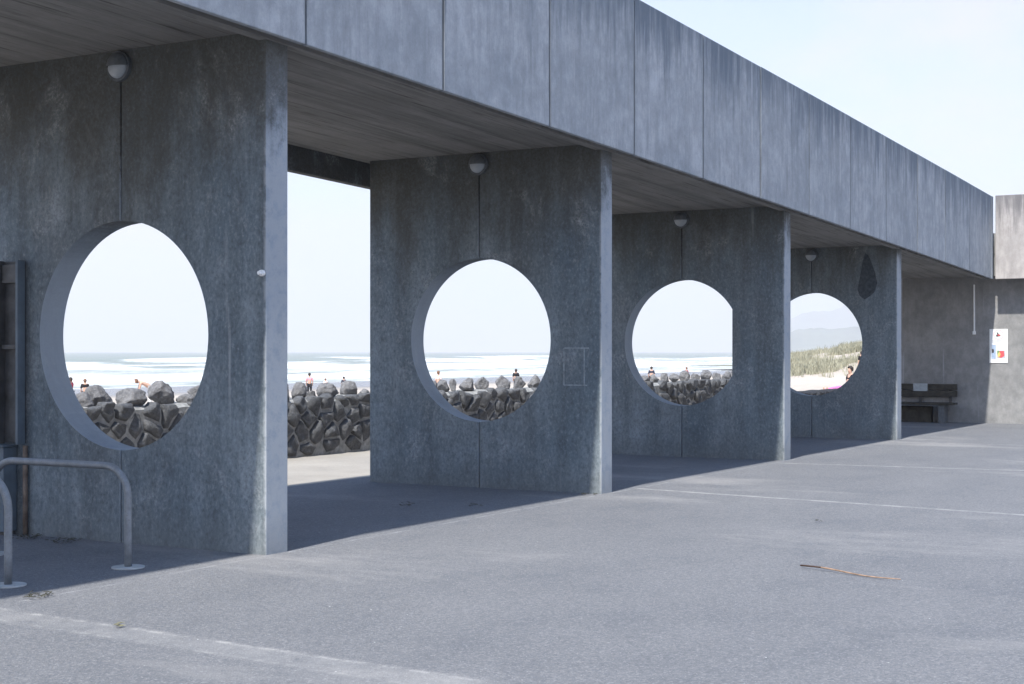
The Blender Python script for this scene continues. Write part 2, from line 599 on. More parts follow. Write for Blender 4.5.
def child(o, e):
    """parent o (built in world coordinates) to the Empty e"""
    bpy.context.view_layer.update()
    o.parent = e
    o.matrix_parent_inverse = e.matrix_world.inverted()
    return o


# dark patch on the far pier, chalk square on the second, fixings
bm = bmesh.new()
pp = [(8.17, 3.40), (8.22, 3.22), (8.26, 3.0), (8.31, 2.74), (8.27, 2.62), (8.18, 2.55), (8.08, 2.61), (7.99, 2.69), (7.945, 2.85), (7.99, 3.05), (8.05, 3.22), (8.11, 3.36)]
prism(bm, pp, 'x', 26.95 - .006, 26.95 + .05)
child(link('render_patch', bm, M['patch']), PIER_OBJ[3])
bm = bmesh.new()
for a, b in (((8.05, 1.63), (7.74, 1.645)), ((7.79, 1.64), (7.79, 1.215)), ((8.06, 1.22), (7.76, 1.21)), ((8.05, 1.64), (8.05, 1.22))):
    (u0, v0), (u1, v1) = a, b
    if abs(u0 - u1) > abs(v0 - v1):
        box(bm, (15.07 - .0025, min(u0, u1), min(v0, v1)), (15.07 + .01, max(u0, u1), min(v0, v1) + .016))
    else:
        box(bm, (15.07 - .0035, u0, min(v0, v1)), (15.07 + .01, u0 + .014, max(v0, v1)))
child(link('chalk_mark', bm, M['chalk']), PIER_OBJ[1])
bm = bmesh.new()
disc(bm, (0, 0, 0), .026, .03, 16)
disc(bm, (0, 0, .03), .017, .025, 16)
hk = link('wall_fixing', bm, M['white'])
hk.matrix_world = Matrix.Translation((9.219, 7.61, 2.216)) @ Matrix.Rotation(-pi / 2, 4, 'Y')
tag(hk, 'small pale round fixing near the front edge of the hooped-rail pier', 'wall fixing')

# ------------------------------------------------------------------ wall lamps
lamp_lab = ['round bulkhead lamp under the soffit, on the pier beside the bent pipe hoops',
            'round bulkhead lamp under the soffit, on the pier with the faint chalk square',
            'round bulkhead lamp under the soffit, between the chalk-marked and dark-patched piers',
            'round bulkhead lamp under the soffit, on the pier with the dark patch']


def dome(bm, r, h, z0, a0, a1, nu=24, nv=8):
    """part of a flattened dome facing +z, between polar angles a0..a1 round the axis"""
    vs = []
    for j in range(nv + 1):
        t = pi / 2 * j / nv
        vs.append([bm.verts.new((r * cos(t) * cos(a0 + (a1 - a0) * i / nu), r * cos(t) * sin(a0 + (a1 - a0) * i / nu), z0 + h * sin(t))) for i in range(nu + 1)])
    for a, b in zip(vs, vs[1:]):
        for i in range(nu):
            bm.faces.new((a[i], a[i + 1], b[i + 1], b[i]))
    bmesh.ops.remove_doubles(bm, verts=bm.verts, dist=1e-5)
    return bm


for X, YC, lab in zip(PIERS, SEAM, lamp_lab):
    e = empty('wall_lamp', (X - .001, YC, zb(X) + .075 - .14), lab, 'wall lamp', 'round wall lamps on the piers')
    # local z points away from the wall (-X); local y is up
    e.matrix_world = Matrix.Translation(e.location) @ Matrix(((0, 0, -1, 0), (-1, 0, 0, 0), (0, 1, 0, 0), (0, 0, 0, 1)))
    bm = bmesh.new()
    disc(bm, (0, 0, 0), .126, .035, 40)
    link('lamp_base', bm, M['hood'], e, False)
    bm = bmesh.new()
    dome(bm, .102, .050, .034, pi, 2 * pi)
    dome(bm, .102, .050, .034, 0, pi)
    link('lamp_lens', bm, M['lens'], e, True)
    bm = bmesh.new()
    dome(bm, .114, .066, .033, -.02, pi + .02)
    bmesh.ops.solidify(bm, geom=bm.faces[:], thickness=.004)
    link('lamp_hood', bm, M['hood'], e, True)

# ------------------------------------------------------------------ canopy roof
roof = empty('canopy_roof', (20, 9.2, 3.9), 'long flat concrete canopy with a deep panelled fascia on the round-holed piers', 'canopy')
XS = [-9 + 2.018 * k + .0 for k in range(0, 30)]
x0j = 9.495 - 2.018 * 9
J = [x0j + 2.018 * k for k in range(22)]
J = [j for j in J if j < XEND - .1] + [XEND]
bm = bmesh.new()
xs = J[:]
xs[-1] = XEND + .06


def slab_section(X):
    z = zb(X)
    return [(X, 7.545, z + .004), (X, 7.66, z + .004), (X, 7.672, z + .075), (X, YB - .12, z + .075), (X, YB - .10, z + .11), (X, YB, z + .11), (X, YB, z + 1.05), (X, 7.545, z + 1.05)]


secs = [[bm.verts.new(p) for p in slab_section(X)] for X in xs]
for a, b in zip(secs, secs[1:]):
    for i in range(8):
        bm.faces.new((a[i], a[(i + 1) % 8], b[(i + 1) % 8], b[i]))
bm.faces.new(secs[0])
bm.faces.new(secs[-1][::-1])
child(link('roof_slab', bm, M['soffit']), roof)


def panel(xa, xb, ya, yb, da, db, g=.008, bev=.008):
    bm = bmesh.new()
    pts = [(xa + g, zb(xa) + da), (xb - g, zb(xb) + da), (xb - g, zb(xb) + db), (xa + g, zb(xa) + db)]
    prism(bm, pts, 'y', ya, yb, bev)
    return bm


for i, (a, b) in enumerate(zip(J, J[1:])):
    j = random.uniform(-.004, .004)
    child(link('fascia_panel', panel(a, b, Y0 + j, Y0 + .05, 0, 1.81, .011), M['fascia']), roof)
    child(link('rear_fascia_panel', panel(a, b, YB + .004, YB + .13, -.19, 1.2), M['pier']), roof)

# ------------------------------------------------------------------ end building
endb = empty('concrete_building', (34.3, 0, 0), 'concrete building across the end of the canopy with a weathered pale fascia', 'building')
bm = bmesh.new()
XW = 34.3
box(bm, (XW, -14, -.05), (XW + .3, 10.4, 3.32), .01)
box(bm, (XW + .302, 10.1, -.05), (41, 10.4, 3.32), .01)
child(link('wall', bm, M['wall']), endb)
zr = zb(XEND)
bm = bmesh.new()
box(bm, (33.945, -14, zr + .06), (41.5, 7.33, zr + 1.05))
box(bm, (34.02, 7.334, zr + .075), (41.5, 10.4, zr + 1.02))
child(link('roof', bm, M['soffit']), endb)
ys = [7.35, 4.9, 2.4, -.1, -2.6, -5.1, -7.6, -10.1, -12.6]
for a, b in zip(ys, ys[1:]):
    bm = bmesh.new()
    box(bm, (33.8, b + .008, zr - .005), (33.92, a - .008, zr + 1.83), .009)
    child(link('fascia_panel', bm, M['warm']), endb)

# conduit
bm = bmesh.new()
tube(bm, [(XW - .012, 7.91, 3.1), (XW - .012, 7.905, 2.05)], .019, 10)
cd = link('conduit', bm, M['white'])
tag(cd, 'thin pale vertical conduit on the end wall above the bench side', 'conduit')
bm = bmesh.new()
box(bm, (XW - .05, 7.87, 1.98), (XW - .001, 7.94, 2.055), .008)
child(link('switch_box', bm, M['white']), cd)

# warning poster
sg = empty('notice', (XW, 7.37, 1.72), 'white rectangular notice with red ring and small colour pictures on the end wall', 'notice')
bm = bmesh.new()
YL, YR, ZT, ZB_ = 7.575, 7.18, 2.10, 1.345
box(bm, (XW - .012, YR, ZB_), (XW - .001, YL, ZT), .002)
child(link('board', bm, M['white']), sg)


def sgpt(u, v):     # u 0..1 left to right, v 0..1 top to bottom
    return YL + (YR - YL) * u, ZT + (ZB_ - ZT) * v


def sgpoly(name, pts, mat, d=.0145):
    bm = bmesh.new()
    prism(bm, [sgpt(u, v) for u, v in pts], 'x', XW - d, XW - .0125)
    return child(link(name, bm, M[mat]), sg)


asp = (YL - YR) / (ZT - ZB_)
# prohibition ring
bm = bmesh.new()
n = 40
ri_, ro_ = .235, .285
for k in range(n):
    a, b = 2 * pi * k / n, 2 * pi * (k + 1) / n
    q = [(.5 + r * cos(t), .165 + r * asp * sin(t)) for r, t in ((ri_, a), (ro_, a), (ro_, b), (ri_, b))]
    prism(bm, [sgpt(u, v) for u, v in q], 'x', XW - .0145, XW - .0125)
child(link('red_ring', bm, M['ink_pale']), sg)
sgpoly('black_emblem', [(.36, .20), (.40, .16), (.44, .165), (.39, .10), (.44, .095), (.52, .15), (.58, .165), (.62, .205), (.52, .215), (.40, .225)], 'ink_black', .016)
sgpoly('emblem_shade', [(.42, .18), (.52, .155), (.60, .17), (.60, .19), (.5, .2)], 'ink_red', .018)
for k, (u0, u1, v) in enumerate([(.13, .80, .335), (.13, .62, .365), (.13, .40, .395), (.45, .80, .50), (.45, .80, .53), (.45, .74, .56), (.45, .80, .59), (.16, .84, .90), (.2, .7, .93)]):
    sgpoly('text_line', [(u0, v - .006), (u1, v - .006), (u1, v + .006), (u0, v + .006)], 'ink_grey' if k < 3 else 'ink_pale')
sgpoly('blue_picture', [(.12, .46), (.36, .46), (.36, .88), (.12, .88)], 'ink_blue')
sgpoly('dark_figure', [(.12, .60), (.2, .58), (.26, .62), (.24, .70), (.15, .71)], 'ink_black', .0165)
sgpoly('red_picture', [(.42, .63), (.88, .63), (.88, .86), (.42, .86)], 'ink_grey')
sgpoly('red_blot', [(.50, .70), (.58, .645), (.80, .645), (.82, .80), (.64, .85), (.50, .83)], 'ink_red', .0165)
sgpoly('yellow_blot', [(.46, .72), (.56, .68), (.62, .75), (.52, .84), (.46, .82)], 'ink_yellow', .018)
sgpoly('green_blot', [(.43, .64), (.56, .64), (.54, .68), (.46, .74), (.43, .76)], 'ink_green', .0195)

# bench against the end wall
bn = empty('bench', (34.0, 9.4, 0), 'dark slatted bench against the shaded end wall with a pale plate on its back', 'bench')
bm = bmesh.new()
for k in range(3):
    box(bm, (33.74 + .14 * k, 8.24, .405), (33.74 + .14 * k + .128, 10.15, .455), .006)
child(link('seat', bm, M['dark']), bn)
bm = bmesh.new()
for k in range(2):
    box(bm, (34.17, 8.26, .58 + .15 * k), (34.215, 10.15, .58 + .15 * k + .135), .006)
child(link('backrest', bm, M['dark']), bn)
bm = bmesh.new()
box(bm, (34.05, 8.8, .0), (34.2, 10.1, .36), .01)
child(link('shade_board', bm, M['dark']), bn)  # dark board added to stand for the shade under the seat
for y in (8.52, 9.95):
    bm = bmesh.new()
    box(bm, (33.8, y - .07, -.01), (34.16, y + .07, .404), .012)
    child(link('leg', bm, M['hood']), bn)
for y in (8.42, 9.1, 9.9):
    bm = bmesh.new()
    box(bm, (34.216, y - .03, .40), (34.25, y + .03, .86), .004)
    child(link('back_post', bm, M['darkmetal']), bn)
bm = bmesh.new()
box(bm, (34.155, 8.92, .70), (34.168, 9.24, .875), .003)
child(link('plaque', bm, M['plaque']), bn)

# ------------------------------------------------------------------ bent pipe hoops
def hoop(X, Y, label, L=1.45):
    e = empty('bike_hoop', (X, Y, 0), label, 'bike hoop', 'bent pipe bike hoops')
    r, H, pr = .23, .748, .0275
    path = [(0, 0, .006), (0, 0, .2), (0, 0, H - r)]
    for k in range(1, 13):
        a = pi / 2 * k / 12
        path.append((0, r - r * cos(a), H - r + r * sin(a)))
    path.append((0, L / 2, H))
    for k in range(0, 13):
        a = pi / 2 * k / 12
        path.append((0, L - r + r * sin(a), H - r + r * cos(a)))
    path += [(0, L, .2), (0, L, .006)]
    bm = bmesh.new()
    tube(bm, path, pr, 16, True, Vector((1, 0, 0)))
    link('pipe', bm, M['galv'], e, True)
    for y in (0, L):
        bm = bmesh.new()
        disc(bm, (0, y, .0), .122, .012, 32)
        link('footing', bm, M['plate'], e)
    return e


hoop(8.17, 8.02, 'galvanised bent pipe hoop, the one standing closer to the first pier')
hoop(7.13, 8.11, 'galvanised bent pipe hoop cut off by the picture edge, farther from the pier')

# ------------------------------------------------------------------ steel channel, box and pipe on the first pier
ch = empty('steel_channel', (9.2, 10.33, .8), 'dark upright steel channel fixed to the pier beside the hoops', 'steel channel')
bm = bmesh.new()
box(bm, (9.195, 10.26, .80), (9.215, 10.53, 2.39), .002)
child(link('back_plate', bm, M['darkmetal']), ch)
for y, m in ((10.245, 'bluebox'), (10.50, 'darkmetal')):
    bm = bmesh.new()
    box(bm, (9.11, y, .79), (9.194, y + .03, 2.395), .004)
    child(link('flange', bm, M[m]), ch)
bm = bmesh.new()
box(bm, (9.15, 10.305, 1.62), (9.193, 10.49, 1.66), .003)
child(link('cross_piece', bm, M['darkmetal']), ch)
bm = bmesh.new()
box(bm, (9.15, 10.305, 2.2), (9.193, 10.49, 2.36), .003)
child(link('cross_piece', bm, M['darkmetal']), ch)
cb = empty('metal_cabinet', (9.12, 10.55, 0), 'low blue-grey metal cabinet at the foot of the pier below the steel channel', 'cabinet')
bm = bmesh.new()
box(bm, (9.06, 10.365, .03), (9.21, 10.9, .765), .006)
child(link('body', bm, M['bluebox']), cb)
bm = bmesh.new()
box(bm, (9.045, 10.355, .767), (9.214, 10.91, .785), .004)
child(link('lid', bm, M['bluebox']), cb)
bm = bmesh.new()
box(bm, (9.09, 10.38, .0), (9.2, 10.89, .029))
child(link('plinth', bm, M['darkmetal']), cb)
bm = bmesh.new()
tube(bm, [(9.19, 10.24, .0), (9.19, 10.24, .78)], .022, 12)
tag(link('drain_pipe', bm, M['rust'], None, True), 'thin rusty upright pipe beside the blue-grey cabinet on the pier', 'pipe')


# ------------------------------------------------------------------ litter on the ground
def stick():
    e = empty('fallen_stem', (10.5, 3.3, 0), 'long dry stem with a dark thick end lying on the asphalt', 'stem')
    a, b = Vector((10.66, 3.72, .014)), Vector((10.36, 2.89, .012))
    pts, rr = [], []
    for i in range(15):
        t = i / 14
        p = a.lerp(b, t)
        p += Vector((.012 * sin(5 * t + 1), .0, .004 + .006 * sin(7 * t)))
        pts.append(p)
        rr.append(.0035 * (1 - t) ** .7 + .0035)
    bm = bmesh.new()
    tube(bm, pts[:4], [r * .95 for r in rr[:4]], 8)
    child(link('dark_butt', bm, M['stickdark'], None, True), e)
    bm = bmesh.new()
    tube(bm, pts[3:], rr[3:], 8)
    child(link('pale_stalk', bm, M['straw'], None, True), e)


stick()


def leafclump(loc, r, n, mat, label, cat='leaf litter', name='leaf_litter', flat=.3):
    bm = bmesh.new()
    for i in range(n):
        a = random.uniform(0, 2 * pi)
        d = r * sqrt(random.random())
        c = Vector((d * cos(a), d * sin(a) * .8, random.uniform(.004, .02 + flat * .03)))
        l = random.uniform(.010, .028)
        w = l * random.uniform(.15, .4)
        t = random.uniform(0, 2 * pi)
        u = Vector((cos(t), sin(t), random.uniform(-.1, .35))).normalized() * l
        v = Vector((-sin(t), cos(t), random.uniform(-.3, .3))).normalized() * w
        nrm = Vector((0, 0, .003))
        q = [c - u, c + v * .9, c + u, c - v * .9]
        for p in q:
            p.z = max(p.z, .003)
        top = [bm.verts.new(p + nrm) for p in q]
        bot = [bm.verts.new(p) for p in q]
        bm.faces.new(top)
        bm.faces.new(bot[::-1])
        for k in range(4):
            bm.faces.new((top[k], bot[k], bot[(k + 1) % 4], top[(k + 1) % 4]))
    o = link(name, bm, M[mat])
    o.location = loc
    return tag(o, label, cat, 'leaf litter on the paving')


leafclump((6.9, 7.56, .004), .10, 34, 'leaf', 'small dark clump of dry leaves on the paving joint near the pipe hoops')
leafclump((6.36, 6.32, .004), .035, 6, 'leafy', 'single pale leaf scrap lying on the pale worn line')
leafclump((8.99, 9.55, .005), .16, 45, 'leaf', 'dark pile of twigs and leaves at the foot of the first pier')
leafclump((9.0, 10.0, .005), .14, 40, 'leaf', 'scattered dry leaves against the pier foot beside the cabinet')
leafclump((13.2, 8.1, .005), .10, 16, 'leaf', 'sparse dry leaves on the shaded paving before the chalk-marked pier')
leafclump((12.9, 8.75, .005), .09, 14, 'leaf', 'thin scatter of dry leaves deep in the shade between two piers')
leafclump((13.55, 4.55, .001), .045, 5, 'leaf', 'tiny dark leaf scrap alone on the sunlit asphalt')
leafclump((14.86, 7.62, .004), .12, 18, 'leaf', 'dark leaves against the front corner of the chalk-marked pier')

# ------------------------------------------------------------------ rubble sea wall
WY = 14.25


def clip(poly, mx, my, nx, ny):
    out = []
    for i in range(len(poly)):
        p, q = poly[i], poly[(i + 1) % len(poly)]
        dp = (p[0] - mx) * nx + (p[1] - my) * ny
        dq = (q[0] - mx) * nx + (q[1] - my) * ny
        if dp <= 0:
            out.append(p)
        if (dp < 0 < dq) or (dq < 0 < dp):
            t = dp / (dp - dq)
            out.append((p[0] + (q[0] - p[0]) * t, p[1] + (q[1] - p[1]) * t))
    return out


def stonework(xa, xb, h, cell, seed, prot=.11):
    rnd = random.Random(seed)
    nr = max(2, round(h / (cell * .72)))
    nc = int((xb - xa) / cell)
    seeds = []
    for r in range(-1, nr + 1):
        for c in range(-1, nc + 1):
            seeds.append((xa + (c + .5 + (.5 if r % 2 else 0) + rnd.uniform(-.36, .36)) * cell, (r + .5 + rnd.uniform(-.34, .34)) * h / nr))
    seeds = [q for q in seeds if rnd.random() > .10]
    bm = bmesh.new()
    for i, (sx, sz) in enumerate(seeds):
        if not (xa < sx < xb and 0 < sz < h):
            continue
        hs = h + rnd.uniform(-.03, .04) * min(1, h)
        poly = [(max(xa, sx - 2 * cell), 0), (min(xb, sx + 2 * cell), 0), (min(xb, sx + 2 * cell), hs), (max(xa, sx - 2 * cell), hs)]
        for j, (tx, tz) in enumerate(seeds):
            if i == j or abs(tx - sx) > 2.6 * cell or abs(tz - sz) > 2.6 * cell:
                continue
            poly = clip(poly, (sx + tx) / 2, (sz + tz) / 2, tx - sx, tz - sz)
            if len(poly) < 3:
                break
        if len(poly) < 3:
            continue
        cx = sum(p[0] for p in poly) / len(poly)
        cz = sum(p[1] for p in poly) / len(poly)
        # finer outline, shrunk for the joint, rounded
        ring = []
        for k in range(len(poly)):
            p, q = poly[k], poly[(k + 1) % len(poly)]
            m = max(1, int(math.hypot(q[0] - p[0], q[1] - p[1]) / .09))
            for s in range(m):
                t = s / m
                ring.append((p[0] + (q[0] - p[0]) * t, p[1] + (q[1] - p[1]) * t))
        J_ = .024
        out = []
        for (x, z) in ring:
            d = math.hypot(x - cx, z - cz) + 1e-6
            k = max(.5, 1 - J_ / d * (.8 + .5 * rnd.random()))
            k *= 1 - .10 * max(0, d / (cell * .55) - .9)
            out.append((cx + (x - cx) * k, cz + (z - cz) * k))
        P = prot * rnd.uniform(.65, 1.25)
        lev = [(1.0, .06), (.985, -.40 * P), (.93, -.74 * P), (.78, -.95 * P), (.5, -1.05 * P), (.2, -1.05 * P)]
        tilt = (rnd.uniform(-.22, .22), rnd.uniform(-.30, .12))
        rings = []
        for s, dep in lev:
            rr = []
            for (x, z) in out:
                X, Z = cx + (x - cx) * s, cz + (z - cz) * s
                nz = noise.noise((X * 6 + seed, Z * 6, s * 2)) * .05 * (dep < 0)
                rr.append(bm.verts.new((X, WY + dep + nz + ((x - cx) * tilt[0] + (z - cz) * tilt[1]) * s * (dep < 0), Z)))
            rings.append(rr)
        n = len(out)
        for a, b in zip(rings, rings[1:]):
            for k in range(n):
                bm.faces.new((a[k], a[(k + 1) % n], b[(k + 1) % n], b[k]))
        bm.faces.new(rings[-1])
    return bm


def wall_core(xa, xb, h, back):
    bm = bmesh.new()
    n = int((xb - xa) / .25)
    g = []
    for i in range(n + 1):
        x = xa + (xb - xa) * i / n
        t = h + .03 * noise.noise((x * 1.5, 3, 1)) + .02 * noise.noise((x * 5, 1, 1))
        g.append([(x, WY - .03, -.1), (x, WY - .03, t - .05), (x, WY + .05, t), (x, WY + back - .05, t + .01), (x, WY + back, t - .05), (x, WY + back, -.8)])
    vs = rows(bm, g)
    bm.faces.new(vs[0])
    bm.faces.new(vs[-1][::-1])
    return bm


rw = empty('rubble_wall', (22, WY, 0), 'low rubble stone sea wall with pale mortar joints beyond the piers', 'stone wall')
child(link('mortar', wall_core(8, 37.2, .88, .5), M['mortar']), rw)
child(link('stonework', stonework(8, 37.2, .93, .36, 3, .085), M['stone'], None, True), rw)
lw = empty('low_stone_wall', (47, WY, 0), 'lower dark stone wall running on towards the sand dune', 'stone wall')
child(link('mortar', wall_core(37.25, 62, .44, .5), M['lowstone']), lw)
child(link('stonework', stonework(37.25, 62, .45, .45, 8, .06), M['lowstone']), lw)


def boulder_mesh(w, h, d, seed):
    rnd = random.Random(seed)
    bm = bmesh.new()
    bmesh.ops.create_icosphere(bm, subdivisions=4, radius=1)
    planes = []
    for k in range(12):
        v = Vector((rnd.gauss(0, 1), rnd.gauss(0, 1), rnd.gauss(0, .8))).normalized()
        planes.append((v, rnd.uniform(.55, .85)))
    off = Vector((seed * 3.1, seed * 1.7, 0))
    for v in bm.verts:
        p = v.co.copy()
        for nrm, lim in planes:
            e = p.dot(nrm) - lim
            if e > 0:
                p -= nrm * e * .88
        p += v.co * (.13 * noise.noise(p * 1.7 + off) + .085 * noise.noise(p * 4.5 + off) + .045 * noise.noise(p * 11 + off))
        v.co = p
    zs = [v.co.z for v in bm.verts]
    xs = [v.co.x for v in bm.verts]
    ys = [v.co.y for v in bm.verts]
    for v in bm.verts:
        v.co.x *= w / (max(xs) - min(xs))
        v.co.y *= d / (max(ys) - min(ys))
        v.co.z = (v.co.z - min(zs)) * h / (max(zs) - min(zs))
    return bm


# boulders cemented on the wall top: (bearing, width px, top row)
BL = [
    ('nearest round hole', [(82, 20, 392), (97, 26, 385), (131, 29, 388), (162, 30, 380.5), (186, 18, 394), (201, 24, 385)]),
    ('open gap', [(299, 17, 382), (311.5, 9, 391), (327, 21, 382.5), (349.5, 19, 380.5), (364, 10, 389)]),
    ('chalk-marked pier hole', [(432, 12, 380), (443, 14, 379.5), (453, 8, 379), (467, 17, 378), (483, 16, 377), (502, 17, 375.5), (519, 14, 376.5), (535, 16, 374.5), (549, 11, 377)]),
    ('third round hole', [(645, 10, 375.5), (654, 10, 374.5), (664, 10, 372.8), (674, 11, 373.5), (685, 12, 370.5), (695, 10, 373), (706, 13, 370), (717, 11, 372.5), (727, 10, 371)]),
]
WORD = ['first', 'second', 'third', 'fourth', 'fifth', 'sixth', 'seventh', 'eighth', 'ninth']
sd = 11
for where, lst in BL:
    for k, (px, wpx, top) in enumerate(lst):
        yy = WY + random.uniform(.16, .28)
        X, _, d = at_y(px, yy)
        w = wpx * d / F / .93
        zt = EYE - (top - HY) / F * d
        h = max(.16, zt - .83)
        bmd = boulder_mesh(w, h, w * random.uniform(.75, .95), sd)
        o = link('boulder', bmd, M['boulder'], None, True)
        o.location = (X, yy, .835)
        size = 'small' if wpx < 11 else 'large'
        tag(o, f'{size} grey boulder on the sea wall, {WORD[k]} from left in the {where}', 'boulder', 'boulders along the top of the rubble wall')
        sd += 1
# those behind the piers: seen only when one steps aside
for px in (20, 45, 225, 243, 262, 280, 380, 395, 411, 565, 580, 592, 604, 616, 628, 737, 748, 758, 768):
    yy = WY + random.uniform(.16, .28)
    X, _, d = at_y(px, yy)
    if X > 37:
        continue
    w = random.uniform(.3, .5)
    o = link('boulder', boulder_mesh(w, random.uniform(.25, .36), w * .85, sd), M['boulder'], None, True)
    o.location = (X, yy, .835)
    tag(o, 'grey boulder on the wall top standing behind a concrete pier', 'boulder', 'boulders along the top of the rubble wall')
    sd += 1


# ------------------------------------------------------------------ beach and dune
def sstep(a, b, x):
    t = max(0., min(1., (x - a) / (b - a)))
    return t * t * (3 - 2 * t)


def lerp_tab(tab, x):
    if x <= tab[0][0]:
        return tab[0][1]
    for (a, u), (b, v) in zip(tab, tab[1:]):
        if x <= b:
            t = (x - a) / (b - a)
            return u + (v - u) * t
    return tab[-1][1]


RIDGE = [(-.3, 2.6), (.2, 2.2), (.28, 1.95), (.307, 1.66), (.335, 1.38), (.356, 1.16), (.38, .72), (.401, .12), (.413, -.25), (.43, -.8), (.5, -1.8), (1, -9)]     # crest height by Y / X
BEACH = [(14, .0), (17, -.15), (35, -.5), (60, -1.25), (90, -1.95), (120, -2.45), (150, -3.0), (260, -4.5)]


def terrain(X, Y):
    b = lerp_tab(BEACH, Y)
    r = lerp_tab(RIDGE, Y / max(X, 30))
    f = sstep(47, 82, X) * (1 - sstep(90, 118, X))
    k = sstep(34, 52, X) * (1 - sstep(26, 42, Y))
    base = b * (1 - k) + max(b, .12 - .02 * max(0, Y - 18)) * k
    z = base + max(0, r - base) * f
    z += (.22 * noise.noise((X * .12, Y * .12, 3)) + .10 * noise.noise((X * .4, Y * .4, 8))) * sstep(50, 70, X) * (Y < 45)
    z += .04 * noise.noise((X * .3, Y * .3, 1))
    return z


bm = bmesh.new()
xsB = [-260, -180, -120, -80, -50, -30] + [-20 + 2.0 * i for i in range(75)] + [140, 170, 210, 260, 340, 450]
ysB = [14.75 + 1.0 * i for i in range(34)] + [49 + 3 * i for i in range(34)] + [160, 180, 210, 240]
rows(bm, [[(x, y, terrain(x, y)) for x in xsB] for y in ysB])
tag(link('beach_sand', bm, M['sand'], None, True), kind='structure')
bm = bmesh.new()
rows(bm, [[(x, y, terrain(x, y) - .0) for x in [60.5 + 2 * i for i in range(40)] + [180, 260, 450]] for y in (6, 8, 10, 12, 14.75)])
# dune marram grass: blades in tufts
bm.free()
bm = bmesh.new()
rg = random.Random(5)
cnt = 0
while cnt < 5200:
    px = rg.uniform(700, 885)
    d = rg.uniform(62, 100)
    X, Y = at_d(px, d)
    z = terrain(X, Y)
    dens = -.42 + 1.8 * noise.noise((X * .21, Y * .34, 2)) + .5 * noise.noise((X * .6, Y * .7, 5)) + (z - .95) * .6
    if z < .2 or dens < rg.uniform(-.35, .35):
        if not (rg.random() < .02 and z > .5):
            continue
    cnt += 1
    hh = rg.uniform(.22, .5)
    for k in range(7):
        a = rg.uniform(0, 2 * pi)
        lean = rg.uniform(.1, .55)
        bx, by = X + rg.uniform(-.12, .12), Y + rg.uniform(-.12, .12)
        w = rg.uniform(.008, .018)
        t = rg.uniform(0, pi)
        dx, dy = cos(t) * w, sin(t) * w
        h = hh * rg.uniform(.6, 1.1)
        l = lean * h
        v = [bm.verts.new(p) for p in ((bx - dx, by - dy, z - .03), (bx + dx, by + dy, z - .03),
             (bx + dx * .8 + cos(a) * l * .4, by + dy * .8 + sin(a) * l * .4, z + h * .6), (bx - dx * .8 + cos(a) * l * .4, by - dy * .8 + sin(a) * l * .4, z + h * .6),
             (bx + cos(a) * l, by + sin(a) * l, z + h))]
        bm.faces.new((v[0], v[1], v[2], v[3]))
        bm.faces.new((v[3], v[2], v[4]))
tag(link('dune_grass', bm, M['grass']), 'pale green marram grass covering the sand dune beyond the low wall', 'grass', kind='stuff')

# ------------------------------------------------------------------ sea
SEA = -2.45


def seaval(X, Y):
    """height of the swell and share of foam at a point"""
    h = 0.
    foam = 0.
    wob = 26 * noise.noise((X * .006, 0, 1)) + 9 * noise.noise((X * .03, 0, 4))
    for (yc, amp, wid, seed) in ((150, .25, 5, 1), (178, .35, 6, 2), (212, .5, 8, 3), (262, .8, 10, 4), (330, 1.5, 12, 5), (420, 1.5, 16, 6), (520, 1.0, 18, 7)):
        yw = yc + wob * (yc / 260) + 10 * noise.noise((X * .012, seed * 5.1, 2))
        a = amp * max(.0, .55 + 1.1 * noise.noise((X * .010, seed * 3.3, 7)))
        t = (Y - yw) / wid
        e = math.exp(-t * t) if t > 0 else math.exp(-t * t * 3.2)
        h += a * e
        if a > amp * .55:
            foam = max(foam, math.exp(-((t + .6) / 1.5) ** 2) * min(1, (a / amp - .45) * 2.5))
    zone = sstep(395, 300, Y + wob * .9) * .62
    zone *= .72 + .75 * noise.noise((X * .008, Y * .03, 9))
    near = sstep(330, 230, Y + wob) * .46
    return h, max(foam, zone, near)


bm = bmesh.new()
xsS = [-9000, -2500, -900, -400] + [-220 + 5 * i for i in range(190)] + [800, 950, 1200, 1800, 3000, 9000]
ysS = [110, 118] + [124 + 3.0 * i for i in range(150)] + [585, 610, 650, 700, 800, 950, 1200, 1600, 2300, 3500, 5500, 9000]
gr = []
fo = []
for y in ysS:
    r = []
    for x in xsS:
        h, f = seaval(x, y)
        r.append((x, y, SEA + h))
        fo.append(f)
    gr.append(r)
rows(bm, gr)
sea = link('sea_water', bm, M['sea'], None, True)
att = sea.data.attributes.new('foam', 'FLOAT', 'POINT')
att.data.foreach_set('value', fo)
tag(sea, kind='structure')


# ------------------------------------------------------------------ far hills beyond the dune
def ridge_strip(name, pts, d, depth, mat, base=-4):
    """a range of hills: crest given as (bearing px, crest row) at distance d, with foreslope and backslope"""
    bm = bmesh.new()
    g = []
    n = 90
    for i in range(n + 1):
        px = pts[0][0] + (pts[-1][0] - pts[0][0]) * i / n
        row = lerp_tab(pts, px)
        z = EYE + (HY - row) / F * d
        z *= 1 + .05 * noise.noise((px * .12, d, 0)) + .03 * noise.noise((px * .4, d, 3))
        col = []
        for k, (dd, zz) in enumerate(((-depth, 0), (-depth * .65, .22), (-depth * .3, .62), (0, 1), (depth * .4, .55), (depth, 0))):
            X, Y = at_d(px, d + dd + depth * .12 * noise.noise((px * .08, k, d)))
            zz2 = zz * (1 + .18 * noise.noise((px * .2, k * 3.1, 5)) * (0 < zz < 1))
            col.append((X, Y, base + (z - base) * zz2))
        g.append(col)
    rows(bm, g)
    return tag(link(name, bm, mat, None, True), kind='structure')


